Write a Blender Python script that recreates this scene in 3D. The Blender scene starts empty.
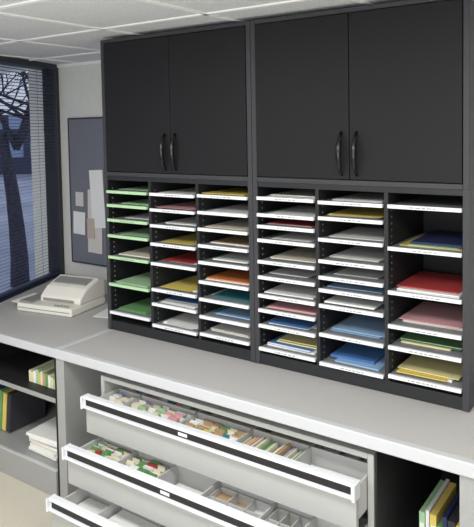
import bpy, bmesh, random
from math import *
from mathutils import Matrix, Vector
random.seed(7)
CT=0.75; W=0.914; ZD=0.8; ZT=1.488; CEIL=1.505+CT; BW=0.78
S=bpy.context.scene
S.view_settings.view_transform='Standard'
# ---------------------------------------------------------------- materials
def lin(c):
    return tuple(((v/255)/12.92 if v/255<=.04045 else ((v/255+.055)/1.055)**2.4) for v in c)+(1,)
MC={}
def mat(name,c,rough=.5,metal=0,noise=0,scale=60,bump=0,spec=.5):
    if name in MC: return MC[name]
    m=bpy.data.materials.new(name); m.use_nodes=True; nt=m.node_tree; b=nt.nodes['Principled BSDF']
    b.inputs['Roughness'].default_value=rough; b.inputs['Metallic'].default_value=metal
    b.inputs['Specular IOR Level'].default_value=spec
    col=lin(c); b.inputs['Base Color'].default_value=col
    if noise or bump:
        tc=nt.nodes.new('ShaderNodeTexCoord'); n=nt.nodes.new('ShaderNodeTexNoise')
        n.inputs['Scale'].default_value=scale; n.inputs['Detail'].default_value=4
        nt.links.new(tc.outputs['Object'],n.inputs['Vector'])
        if noise:
            r=nt.nodes.new('ShaderNodeValToRGB')
            r.color_ramp.elements[0].position=.35; r.color_ramp.elements[1].position=.65
            r.color_ramp.elements[0].color=tuple(v*(1-noise) for v in col[:3])+(1,)
            r.color_ramp.elements[1].color=tuple(min(1,v*(1+noise)) for v in col[:3])+(1,)
            nt.links.new(n.outputs['Fac'],r.inputs['Fac']); nt.links.new(r.outputs['Color'],b.inputs['Base Color'])
        if bump:
            bp=nt.nodes.new('ShaderNodeBump'); bp.inputs['Strength'].default_value=bump; bp.inputs['Distance'].default_value=.002
            nt.links.new(n.outputs['Fac'],bp.inputs['Height']); nt.links.new(bp.outputs['Normal'],b.inputs['Normal'])
    MC[name]=m; return m
M_door=mat('door_charcoal',(29,29,31),.55,noise=.06,scale=300,bump=.15,spec=.22)
M_frame=mat('frame_grey',(58,59,62),.5,spec=.35)
M_dark=mat('organizer_dark',(38,39,41),.5,spec=.35)
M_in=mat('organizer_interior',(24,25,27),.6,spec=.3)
M_lip=mat('label_holder_white',(232,234,236),.4)
M_green=mat('label_green',(176,212,166),.45)
M_shelf=mat('shelf_grey',(130,133,136),.5)
M_text=mat('label_text',(140,142,146),.6)
M_handle=mat('handle_black',(14,14,16),.25)
M_counter=mat('counter_laminate',(180,178,176),.5,noise=.05,scale=350,spec=.35)
M_edge=mat('counter_edge',(192,194,197),.4)
M_panel=mat('panel_grey',(156,157,156),.5)
M_drawer=mat('drawer_grey',(172,173,170),.45)
M_inner=mat('drawer_inner',(196,197,196),.45)
M_alu=mat('rail_aluminium',(222,225,229),.3)
M_blk=mat('rail_black',(20,20,23),.4)
M_wall=mat('wall_paint',(222,222,214),.8,noise=.02,scale=20)
M_ceil=mat('ceiling_tile',(222,225,226),.9,noise=.07,scale=120,bump=.3)
M_tbar=mat('ceiling_tbar',(245,246,245),.6)
M_floor=mat('floor_carpet',(200,194,180),.9,noise=.12,scale=200,bump=.3)
M_board=mat('board_fabric',(118,121,130),.9,noise=.1,scale=300,bump=.2)
M_wf=mat('window_frame',(34,36,46),.5)
M_slat=mat('blind_slat',(40,46,84),.4)
M_mach=mat('machine_beige',(230,227,216),.45)
M_mach2=mat('machine_grey',(140,140,138),.5)
M_white=mat('paper_white',(236,236,233),.7)
# ---------------------------------------------------------------- mesh builder
class MB:
    def __init__(s,name,parent=None,bevel=0,seg=2,loc=None,rotz=0,smooth=False):
        s.n=name; s.p=parent; s.bm=bmesh.new(); s.m=[]; s.bev=bevel; s.seg=seg; s.loc=loc; s.rz=rotz; s.sm=smooth
    def mi(s,m):
        if m not in s.m: s.m.append(m)
        return s.m.index(m)
    def box(s,x0,x1,y0,y1,z0,z1,m,rz=0,rx=0,ry=0):
        r=bmesh.ops.create_cube(s.bm,size=1)
        c=Vector(((x0+x1)/2,(y0+y1)/2,(z0+z1)/2))
        T=Matrix.Translation(c)@Matrix.Rotation(rz,4,'Z')@Matrix.Rotation(rx,4,'X')@Matrix.Rotation(ry,4,'Y')@Matrix.Diagonal((x1-x0,y1-y0,z1-z0,1))
        bmesh.ops.transform(s.bm,matrix=T,verts=r['verts'])
        i=s.mi(m)
        for f in {f for v in r['verts'] for f in v.link_faces}: f.material_index=i
        return r['verts']
    def prism(s,pts,z0,z1,m):
        a=[s.bm.verts.new((p[0],p[1],z0)) for p in pts]; b=[s.bm.verts.new((p[0],p[1],z1)) for p in pts]
        i=s.mi(m); n=len(pts); fs=[s.bm.faces.new(a[::-1]),s.bm.faces.new(b)]
        for k in range(n): fs.append(s.bm.faces.new((a[k],a[(k+1)%n],b[(k+1)%n],b[k])))
        for f in fs: f.material_index=i
    def prof_x(s,pts,x0,x1,m):
        a=[s.bm.verts.new((x0,p[0],p[1])) for p in pts]; b=[s.bm.verts.new((x1,p[0],p[1])) for p in pts]
        i=s.mi(m); n=len(pts); fs=[s.bm.faces.new(a[::-1]),s.bm.faces.new(b)]
        for k in range(n): fs.append(s.bm.faces.new((a[k],a[(k+1)%n],b[(k+1)%n],b[k])))
        for f in fs: f.material_index=i
    def tube(s,path,rad,m,n=8):
        i=s.mi(m); rings=[]
        for k,p in enumerate(path):
            p=Vector(p); t=(Vector(path[min(k+1,len(path)-1)])-Vector(path[max(k-1,0)])).normalized()
            a=t.cross(Vector((0,0,1)) if abs(t.z)<.9 else Vector((1,0,0))).normalized(); b=t.cross(a)
            r=rad[k] if isinstance(rad,(list,tuple)) else rad
            rings.append([s.bm.verts.new(p+(a*cos(2*pi*j/n)+b*sin(2*pi*j/n))*r) for j in range(n)])
        for A,B in zip(rings,rings[1:]):
            for j in range(n):
                f=s.bm.faces.new((A[j],A[(j+1)%n],B[(j+1)%n],B[j])); f.material_index=i; f.smooth=True
        for R in (rings[0],rings[-1]):
            f=s.bm.faces.new(R); f.material_index=i
    def done(s):
        bmesh.ops.recalc_face_normals(s.bm,faces=s.bm.faces)
        me=bpy.data.meshes.new(s.n); s.bm.to_mesh(me); s.bm.free()
        for m in s.m: me.materials.append(m)
        o=bpy.data.objects.new(s.n,me); S.collection.objects.link(o)
        if s.p: o.parent=s.p
        if s.loc: o.location=s.loc
        o.rotation_euler[2]=s.rz
        if s.bev:
            b=o.modifiers.new('b','BEVEL'); b.width=s.bev; b.segments=s.seg; b.limit_method='ANGLE'; b.angle_limit=radians(40)
        return o
def empty(n,loc=(0,0,0),rz=0):
    e=bpy.data.objects.new(n,None); S.collection.objects.link(e); e.location=loc; e.rotation_euler[2]=rz; e.empty_display_size=.1; return e
# ---------------------------------------------------------------- room
C=Vector((-1.27,BW)); d=Vector((.348,-.937)).normalized(); no=Vector((d.y,-d.x))
ang=atan2(d.y,d.x)
b=MB('floor'); b.box(-2.2,4.2,-4.2,BW+.1,-.1,0,M_floor); b.done()
b=MB('ceiling'); b.box(-2.2,4.2,-4.2,BW+.1,CEIL,CEIL+.1,M_ceil)
b.done()
b=MB('trim_ceiling_grid')
k=-1.62
while k<4.2:
    b.box(k-.012,k+.012,-4.2,BW,CEIL-.006,CEIL,M_tbar); k+=.61
k=BW-.35
while k>-4.2:
    b.box(-2.2,4.2,k-.012,k+.012,CEIL-.006,CEIL,M_tbar); k-=.61
b.box(-2.2,0.02,BW-.02,BW,CEIL-.02,CEIL,M_tbar)
b.done()
b=MB('wall_back'); b.box(-1.6,.02,BW,BW+.1,0,CEIL,M_wall); b.box(.02,4.2,.43,BW+.1,0,CEIL,M_wall); b.done()
b=MB('wall_right'); b.box(4.2,4.3,-4.2,BW+.1,0,CEIL,M_wall); b.done()
def wloc(n,bevel=0,parent=None):
    return MB(n,parent,bevel,loc=(C.x,C.y,0),rotz=ang)
b=wloc('wall_left'); b.box(-.1,3.6,-.12,0,0,CT-.05,M_wall); b.box(2.9,3.6,-.12,0,CT-.05,CEIL,M_wall); b.done()
win=empty('window_1',(C.x,C.y,0),ang)
b=MB('frame',win,.004)
b.box(-.02,.045,-.1,.01,CT-.05,CEIL,M_wf); b.box(2.85,2.92,-.1,.02,CT-.05,CEIL,M_wf)
b.box(.045,2.85,-.1,.02,CT-.05,CT+.0,M_wf); b.box(.045,2.85,-.1,.02,CEIL-.04,CEIL,M_wf)
b.box(1.4,1.45,-.1,-.03,CT,CEIL-.05,M_wf)
b.done()
b=MB('blinds',win)
z=CT+.03
while z<CEIL-.05:
    b.box(.05,2.84,-.0235,-.0105,z-.0006,z+.0006,M_slat,rx=radians(12)); z+=.022
for s_ in (.25,.9,1.7,2.5): b.tube([(s_,-.016,CT+.01),(s_,-.016,CEIL-.05)],.0012,M_slat,6)
b.box(.05,2.84,-.03,-.002,CT+.005,CT+.02,M_slat)
b.done()
# ---------------------------------------------------------------- outside
b=MB('ground_outside'); b.box(-60,-1.9,-20,60,-.4,-.3,mat('ground_out',(165,172,190),.9,noise=.15,scale=.6)); b.done()
b=MB('office_building_outside')
Mb=mat('bld',(80,84,104),.8); Mw=mat('bldwin',(150,165,195),.3)
bx,by=-26,16
b.box(bx-10,bx+6,by,by+14,-.3,2.6,Mb,rz=.6)
for i in range(10):
    for j in range(2):
        b.box(bx-9+i*1.5,bx-8.2+i*1.5,by-.05,by+.1,.6+j*1.3,1.3+j*1.3,Mw)
b.done()
Mt=mat('bark',(60,58,70),.9,noise=.3,scale=20,bump=.5)
def branch(p,v,r,dep):
    path=[p]; rr=[r]; q=Vector(p); vv=Vector(v)
    for i in range(5):
        q=q+vv*.2; vv=vv+Vector((random.uniform(-.15,.15),random.uniform(-.15,.15),random.uniform(0,.08))); path.append(q.copy()); rr.append(r*(1-.1*(i+1)))
    b.tube(path,rr,Mt,7)
    if dep:
        for i in range(4):
            a=path[random.choice([2,3,4,5])]; dv=Vector((random.uniform(-1,1),random.uniform(-1,1),random.uniform(.2,.9)))*vv.length*.8
            branch(a,dv,r*.5,dep-1)
for tx,ty,tr in ((-4.9,3.05,.13),(-7.4,4.3,.12)):
    b=MB('bare_tree_outside')
    branch(Vector((tx,ty,-.3)),Vector((.02,0,2.0)),tr,0)
    for _ in range(5):
        branch(Vector((tx+.03,ty,1.5+random.random()*.3)),Vector((random.uniform(-.7,.7),random.uniform(-.7,.7),1.0)),.045,3)
    b.done()
# ---------------------------------------------------------------- cabinets
hz=[[.725,.655,.58,.499,.389,.248,.102],
    [.725,.649,.572,.482,.386,.258,.186,.081],
    [.731,.654,.577,.5,.423,.332,.251,.169,.088],
    [.736,.664,.614,.554,.461,.393,.313,.249,.181,.08],
    [.733,.669,.582,.494,.427,.375,.311,.192,.072],
    [.733,.573,.405,.275,.193,.081]]
P={'w':(232,232,229),'c':(226,220,200),'y':(222,200,105),'Y':(228,219,160),'o':(206,124,66),'r':(180,62,62),'k':(218,165,170),
   'b':(78,122,180),'B':(150,182,214),'n':(42,50,92),'g':(108,156,100),'G':(168,205,162),'t':(66,138,150),'s':(188,158,120),'d':(52,52,58),'p':(130,90,150)}
def PM(k): return mat('paper_'+{'w':'white'}.get(k,k if k.islower() else k+'_light'),P[k],.6)
cont=[['G','G','w','G','c','G','g'],
      ['w','kw','w','yw','rc','yw','bw','ww'],
      ['yc','w','c','s','wg','o','tw','Bt','wy'],
      ['wc','w','rk','w','cw','w','wy','kw','bw','Ybw'],
      ['w','yY','w','wc','w','Bw','wc','BB','bB'],
      ['','ngy','rw','kc','gY','Yyw']]
YF=-.012
for u in range(2):
    x0=u*W; x1=x0+W
    org=empty('mail_sorter_organizer')
    b=MB('carcass',org,.0015,1)
    t=.024
    b.box(x0+.001,x0+t,-.0,.42,CT+.002,CT+ZD,M_frame); b.box(x1-t,x1-.001,0,.42,CT+.002,CT+ZD,M_frame)
    b.box(x0+t,x1-t,.004,.42,CT+.002,CT+.05,M_dark); b.box(x0+t,x1-t,.004,.42,CT+ZD-.022,CT+ZD,M_dark)
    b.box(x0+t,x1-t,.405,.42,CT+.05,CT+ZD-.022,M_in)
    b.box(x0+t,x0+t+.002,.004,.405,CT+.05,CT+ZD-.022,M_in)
    cw=(W-2*t-2*.016)/3; cols=[]
    for c in range(3):
        a=x0+t+c*(cw+.016); cols.append((a,a+cw))
        if c<2: b.box(a+cw,a+cw+.016,.003,.405,CT+.05,CT+ZD-.022,M_dark)
        z=CT+.07
        while z<CT+ZD-.05:       # shelf-pin strips on the partitions
            b.box(a+.002,a+.0026,.03,.036,z,z+.006,M_panel); z+=.0254
    b.done()
    sh=MB('shelves',org,.001,1); pp=MB('sorted_paper_stacks')
    for c,(a,e) in enumerate(cols):
        ci=u*3+c
        for r,z in enumerate(hz[ci]):
            zz=CT+z
            sh.box(a+.003,e-.002,.0,.39,zz-.008,zz-.002,M_shelf)
            lipm=M_green if (ci==0 and r<6) else M_lip
            sh.box(a+.003,e-.002,YF,.001,zz-.0125,zz+.0015,lipm)
            if u==1 or random.random()<.5:
                tx=(a+e)/2-random.uniform(.03,.06)
                while tx<(a+e)/2+.05:
                    l=random.uniform(.006,.02); sh.box(tx,tx+l,YF-.0006,YF,zz-.008,zz-.004,M_text); tx+=l+.005
            s=cont[ci][r]; zc=zz-.0018
            nxt=(hz[ci][r-1] if r else ZD-.03)-z
            for q,kk in enumerate(reversed(s)):
                wd=random.choice([.19,.215,.235]); n=random.randint(1,3)
                big=.005 if nxt<.09 else .009
                cx=(a+e)/2+random.uniform(-1,1)*((e-a-wd)/2-.01); yy=random.uniform(.015,.07)
                rz=random.uniform(-.03,.03)
                for i in range(n):
                    th=random.uniform(.001,big/2.2)
                    off=random.uniform(-.002,.002); yo=random.uniform(-.006,.012)
                    m_=PM(kk if i==n-1 or random.random()<.6 else 'w')
                    pp.box(cx+off-wd/2,cx+off+wd/2,yy+yo,yy+yo+.28,zc,zc+th,m_,rz=rz+random.uniform(-.012,.012)); zc+=th+.0002
    sh.done(); pp.done()
    cab=empty('overhead_storage_cabinet')
    b=MB('carcass',cab,.0015,1)
    z0=CT+ZD; z1=CT+ZT
    b.box(x0+.001,x0+t,0,.42,z0,z1,M_frame); b.box(x1-t,x1-.001,0,.42,z0,z1,M_frame)
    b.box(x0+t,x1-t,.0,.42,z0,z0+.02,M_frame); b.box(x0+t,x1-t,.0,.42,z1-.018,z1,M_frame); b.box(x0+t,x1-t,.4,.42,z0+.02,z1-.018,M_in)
    b.done()
    xm=(x0+x1)/2
    for i,(a,e) in enumerate(((x0+t+.002,xm-.0015),(xm+.0015,x1-t-.002))):
        b=MB('door_panel_%d'%(i+1),cab,.002,2); b.box(a,e,-.004,.016,z0+.023,z1-.021,M_door); b.done()
        hx=xm-.032 if i==0 else xm+.032
        b=MB('bow_handle_%d'%(i+1),cab)
        zc=CT+.925; path=[];rr=[]
        for k in range(13):
            tt=k/12; path.append((hx,-.006-.028*sin(pi*tt)**.7,zc-.085+.17*tt)); rr.append(.005+.006*sin(pi*tt))
        b.tube(path,rr,M_handle,10)
        b.done()
# ---------------------------------------------------------------- main counter
YC=-.355
XR=2.9
cn=empty('storage_counter')
b=MB('countertop',cn,.003,2)
b.box(.03,XR,YC+.03,.425,CT-.035,CT,M_counter); b.done()
b=MB('edge_trim',cn,.005,3)
b.box(-.002,XR,YC,YC+.03,CT-.045,CT+.002,M_edge); b.box(-.002,.03,YC+.03,-.001,CT-.045,CT+.002,M_edge); b.box(-.002,.03,0,.425,CT-.045,CT-.001,M_edge)
b.done()
b=MB('support_panels',cn,.002,2)
b.box(.0,.055,YC+.012,.42,0,CT-.045,M_panel)
b.box(1.89,1.95,YC+.012,.42,0,CT-.045,M_panel)
b.box(.055,1.89,.38,.42,0,CT-.045,M_in)
b.box(1.61,1.89,-.30,.38,.15,.17,M_panel); b.box(1.61,1.89,-.30,.38,.0,.06,M_panel)
b.box(1.604,1.61,-.32,.38,0,CT-.045,M_dark)
b.done()
# ---------------------------------------------------------------- drawer cabinet
dx0,dx1=.285,1.60
dc=empty('lateral_drawer_cabinet')
b=MB('carcass',dc,.002,1)
b.box(dx0,dx0+.022,-.325,.35,0,.672,M_drawer); b.box(dx1-.022,dx1,-.325,.35,0,.672,M_drawer)
b.box(dx0+.022,dx1-.022,-.325,.35,.652,.672,M_drawer); b.box(dx0+.022,dx1-.022,.33,.35,.0,.652,M_panel); b.box(dx0+.022,dx1-.022,-.325,.33,.0,.04,M_panel)
b.done()
def drawer(i,zt,yf,kind):
    a,e=dx0+.026,dx1-.026
    dr=empty('drawer_%d'%i); dr.parent=dc
    b=MB('front',dr,.002,2)
    b.box(a-.01,e+.01,yf+.01,yf+.03,zt-.165,zt-.035,M_drawer)
    b.done()
    b=MB('pull_rail',dr,.0015,2)
    b.prof_x([(yf+.03,zt),(yf+.002,zt),(yf-.006,zt-.004),(yf-.006,zt-.009),(yf+.0,zt-.010),(yf+.0,zt-.037),(yf-.014,zt-.039),(yf-.014,zt-.046),(yf+.008,zt-.05),(yf+.03,zt-.05)],a-.01,e+.01,M_alu)
    b.prof_x([(yf-.003,zt-.0105),(yf-.003,zt-.0365),(yf+.001,zt-.0365),(yf+.001,zt-.0105)],a+.004,e-.004,M_blk)
    b.box(a-.016,a-.006,yf-.016,yf+.03,zt-.052,zt+.002,M_alu); b.box(e+.006,e+.016,yf-.016,yf+.03,zt-.052,zt+.002,M_alu)
    b.box(a+.53,a+.575,yf-.0045,yf-.003,zt-.030,zt-.017,M_alu)
    b.done()
    yb=yf+.60
    b=MB('tray',dr)
    zb=zt-.15
    b.box(a,e,yf+.03,yb,zb,zb+.004,M_inner); b.box(a,a+.008,yf+.03,yb,zb,zt-.03,M_inner); b.box(e-.008,e,yf+.03,yb,zb,zt-.03,M_inner)
    b.box(a,e,yb-.008,yb,zb,zt-.03,M_inner)
    divs={1:[.14,.46,.74,1.0],2:[.22,.44,.66,.92,1.08],3:[.2,.46,.72,1.0]}[i]
    for q in divs: b.box(a+q,a+q+.006,yf+.03,yb,zb,zt-.032,M_inner)
    b.box(a,e,yf+.20,yf+.206,zb,zt-.032,M_inner)
    b.done()
    c=MB('files_in_drawer_%d'%i,dr)
    xs=[0]+divs+[e-a]
    pal={1:'cscsykcgcwtcscwBcG',2:'gGgrcwrcwgGwc',3:'cwgcdwgcwswGc'}[i]
    for q in range(len(xs)-1):
        for row in (0,1):
            X0=a+xs[q]+.012; X1=a+xs[q+1]-.006
            Y0=yf+.035+row*.175; Y1=Y0+.155
            mode=kind[q%len(kind)][row]
            if mode=='c':
                x=X0
                while x<X1-.03:
                    wd=random.uniform(.035,.05); wd=min(wd,X1-x); y=Y0+.004
                    k=random.choice(pal)
                    while y<Y1-.006:
                        th=random.uniform(.003,.009); h=random.uniform(.75,1.0)*.105
                        if random.random()<.35: k=random.choice(pal)
                        c.box(x,x+wd-.003,y,y+th,zb+.005,zb+.005+h,PM(k),rx=random.uniform(-.12,0)); y+=th+.0015
                    x+=wd
            elif mode=='f':
                x=X0+.004
                while x<X1-.01:
                    th=random.uniform(.002,.010); h=random.uniform(.75,1.0)*.112
                    c.box(x,x+th,Y0+random.uniform(0,.02),Y1-random.uniform(0,.02),zb+.005,zb+.005+h,PM(random.choice(pal)),ry=random.uniform(-.06,.12)); x+=th+random.uniform(.001,.006)
            elif mode=='s':
                z=zb+.005
                for k in range(random.randint(6,11)):
                    th=random.uniform(.004,.010); o=random.uniform(0,.02)
                    c.box(X0+o,X1-.01,Y0+random.uniform(0,.03),Y1,z,z+th,PM(random.choice(pal+'ww')),rz=random.uniform(-.03,.03)); z+=th+.0005
            elif mode=='w':
                z=zb+.005
                for k in range(5):
                    th=.01; c.box(X0,X1-.005,Y0,Y1,z,z+th,PM('w'),rz=random.uniform(-.01,.01)); z+=th+.0005
            elif mode=='t':
                n=3
                for k in range(n+1):
                    xx=min(X0+(X1-X0)*k/n,X1-.004)
                    c.box(xx,xx+.004,Y0,Y1,zb+.005,zb+.10,M_inner)
                for yy in (Y0,(Y0+Y1)/2,Y1-.004): c.box(X0,X1,yy,yy+.004,zb+.005,zb+.10,M_inner)
                for k in range(n):
                    xx=X0+(X1-X0)*k/n+.006
                    for y0_,y1_ in ((Y0+.006,(Y0+Y1)/2-.002),((Y0+Y1)/2+.006,Y1-.006)):
                        c.box(xx,xx+(X1-X0)/n-.008,y0_,y1_,zb+.005,zb+.03+random.random()*.05,PM(random.choice('wcwsdB')))
    c.done()
drawer(1,.62,-.44,['cc','cc','cs','fs','wt'])
drawer(2,.44,-.55,['cf','cs','sf','ts','tt','ww'])
drawer(3,.26,-.64,['sf','ss','tf','ts','ww'])
# binders in right bay
b=MB('shelved_binders')
x=1.70
for k,(c,w) in enumerate(zip('GwygndyGw',[.02,.012,.022,.016,.014,.026,.02,.012,.016])):
    h=random.uniform(.22,.27)
    if x+w>1.865: break
    b.box(x,x+w,-.16,.08,.1705,.17+h,PM(c)); b.box(x+.003,x+w-.003,-.1612,-.16,.17+h*.55,.17+h*.85,PM('w')); x+=w+.003
b.done()
# ---------------------------------------------------------------- side counter
sc=empty('side_counter')
tt=(BW+.34)/.937
pts=[(-.004,-.34),(-.004,BW-.003),(C.x+.03,BW-.003),(C.x+d.x*tt+.03,-.34)]
b=MB('countertop',sc,.004,2); b.prism([(p[0],p[1]) for p in pts],CT-.04,CT-.004,M_counter); b.done()
b=MB('front_edge',sc,.004,2); b.box(C.x+d.x*tt+.03,-.004,-.352,-.3405,CT-.046,CT-.002,M_edge); b.done()
xl=C.x+d.x*tt+.06
b=MB('shelf_unit',sc,.002,1)
b.box(-.03,-.004,-.33,.4,0,CT-.046,M_in); b.box(xl,-.03,.38,.4,0,CT-.046,M_in)
b.box(xl,xl+.02,-.33,.38,0,CT-.046,M_in)
b.box(xl+.02,-.03,-.31,.38,.46,.48,M_dark); b.box(xl+.02,-.03,-.315,-.31,.458,.482,M_panel); b.box(xl+.02,-.03,-.34,.38,0,.13,M_panel); b.box(xl+.02,-.03,-.34,-.32,.13,.136,M_edge)
b.done()
b=MB('stored_books')
x=-.36
for k,c in enumerate('cYwGycsgwYGcw'):
    w=random.uniform(.012,.022); b.box(x,x+w,-.24,.04,.4805,.4805+random.uniform(.05,.075),PM(c),rz=.1); x+=w+.002
x=-.80
for k,c in enumerate('dgdngyd'):
    w=.03; b.box(x,x+w,-.22,.02,.139,.139+random.uniform(.2,.26),PM(c),ry=.12); x+=.037
z=.1365
for k,c in enumerate('wwcwsww'):
    b.box(-.33+random.uniform(0,.03),-.10,-.29+random.uniform(0,.03),-.0,z,z+.014,PM(c),rz=random.uniform(-.1,.1)); z+=.0145
b.done()
# ---------------------------------------------------------------- bulletin board and papers
b=MB('bulletin_board',None,.003,2)
b.box(-1.15,-.3,BW-.02,BW-.001,CT+.1,CT+1.115,M_board)
b.box(-1.155,-1.145,BW-.024,BW-.001,CT+.095,CT+1.12,M_frame); b.box(-1.15,-.3,BW-.024,BW-.001,CT+1.112,CT+1.122,M_frame); b.box(-1.15,-.3,BW-.024,BW-.001,CT+.092,CT+.102,M_frame)
b.done()
b=MB('pinned_notices')
Mp=mat('notice_cream',(215,210,202),.7); Ms=mat('notice_tan',(196,178,166),.7)
b.box(-.97,-.83,BW-.026,BW-.0245,CT+.18,CT+.62,Mp,ry=.03)
b.box(-.93,-.80,BW-.03,BW-.0265,CT+.36,CT+.76,M_white,ry=-.05)
b.box(-1.12,-1.0,BW-.026,BW-.0245,CT+.30,CT+.46,M_white,ry=.04)
b.box(-1.09,-1.01,BW-.026,BW-.0245,CT+.5,CT+.6,Mp,ry=.02)
b.box(-.97,-.9,BW-.034,BW-.0305,CT+.28,CT+.42,Ms)
b.done()
# ---------------------------------------------------------------- scanner
mc=empty('document_scanner',(-.53,.17,CT-.003),radians(10)); mc.scale=(.88,.88,.95)
b=MB('base',mc,.012,3)
b.box(-.25,.2,-.19,.17,.0,.05,M_mach)
b.done()
b=MB('body',mc,.012,3)
b.prof_x([(-.10,.05),(.17,.05),(.17,.16),(.10,.175),(-.03,.135),(-.10,.085)],-.13,.2,M_mach)
b.done()
b=MB('lid_slot',mc,.004,2)
b.box(-.10,.17,.0,.075,.156,.164,M_mach2,rx=.29); b.box(-.10,.15,-.104,-.098,.058,.075,M_mach2)
b.box(-.24,.19,-.192,-.189,.022,.027,M_mach2)
b.done()
b=MB('paper_tray',mc,.005,2)
b.box(-.24,-.14,-.17,.15,.052,.062,M_mach2); b.box(-.36,-.24,-.12,.1,.025,.032,M_mach,ry=.06); b.box(-.35,-.26,-.1,.08,.034,.037,M_white,ry=.06)
for k in range(5): b.box(.04+.025*k,.055+.025*k,-.165,-.15,.05,.055,M_mach2)
b.done()
b=MB('power_cable',None)
b.tube([(-.30,.42,CT+.004),(-.22,.46,CT+.03),(-.18,.5,CT+.09),(-.24,.56,CT+.05),(-.2,.6,CT+.004),(-.12,.5,CT+.004)],.004,mat('cable',(70,70,74),.5),8)
b.done()
b=MB('loose_sheets')
b.box(-.28,-.09,.14,.36,CT-.0035,CT-.001,M_white,rz=.3)
b.done()
# ---------------------------------------------------------------- lights
def area(n,loc,sx,sy,e,rot=(0,0,0),col=(1,.985,.96)):
    L=bpy.data.lights.new(n,'AREA'); L.shape='RECTANGLE'; L.size=sx; L.size_y=sy; L.energy=e; L.color=col
    o=bpy.data.objects.new(n,L); S.collection.objects.link(o); o.location=loc; o.rotation_euler=rot; return o
for i,(x,y,e) in enumerate([(.3,-1.5,25),(2.0,-1.5,22),(3.3,-1.6,14),(1.2,-3.0,22)]):
    fx=MB('ceiling_light_fixture')
    fx.box(x-.6,x+.6,y-.3,y-.28,CEIL-.03,CEIL-.008,M_tbar); fx.box(x-.6,x+.6,y+.28,y+.3,CEIL-.03,CEIL-.008,M_tbar)
    fx.box(x-.6,x-.58,y-.28,y+.28,CEIL-.03,CEIL-.008,M_tbar); fx.box(x+.58,x+.6,y-.28,y+.28,CEIL-.03,CEIL-.008,M_tbar); f=fx.done()
    a=area('troffer_lamp',(x,y,CEIL-.02),1.14,.54,e); a.parent=f
area('added_fill_light',(2.0,-3.4,1.3),1.8,1.2,52,(radians(110),0,radians(30)))  # unseen fill light added behind the camera to brighten ceiling and walls
w=bpy.data.worlds.new('World'); S.world=w; w.use_nodes=True
bg=w.node_tree.nodes['Background']; bg.inputs[0].default_value=(.57,.64,.80,1); bg.inputs[1].default_value=.85
# ---------------------------------------------------------------- camera
fl,cy,yaw,pi_,ro,cx,cyy,cz=[642.5575,162.7335,0.6087,0.0546,-0.0176,2.4431,-2.3078,1.0336]
f=Vector((-sin(yaw)*cos(pi_),cos(yaw)*cos(pi_),-sin(pi_))); r=Vector((cos(yaw),sin(yaw),0)); u=r.cross(f)
r2=r*cos(ro)+u*sin(ro); u2=-r*sin(ro)+u*cos(ro)
Mx=Matrix((r2,u2,-f)).transposed().to_4x4(); Mx.translation=(cx,cyy,cz+CT)
cd=bpy.data.cameras.new('camera'); co=bpy.data.objects.new('camera',cd); S.collection.objects.link(co); co.matrix_world=Mx
cd.sensor_fit='HORIZONTAL'; cd.sensor_width=36; cd.lens=fl*36/474; cd.shift_y=-(263.5-cy)/474
cd.clip_start=.05; S.camera=co
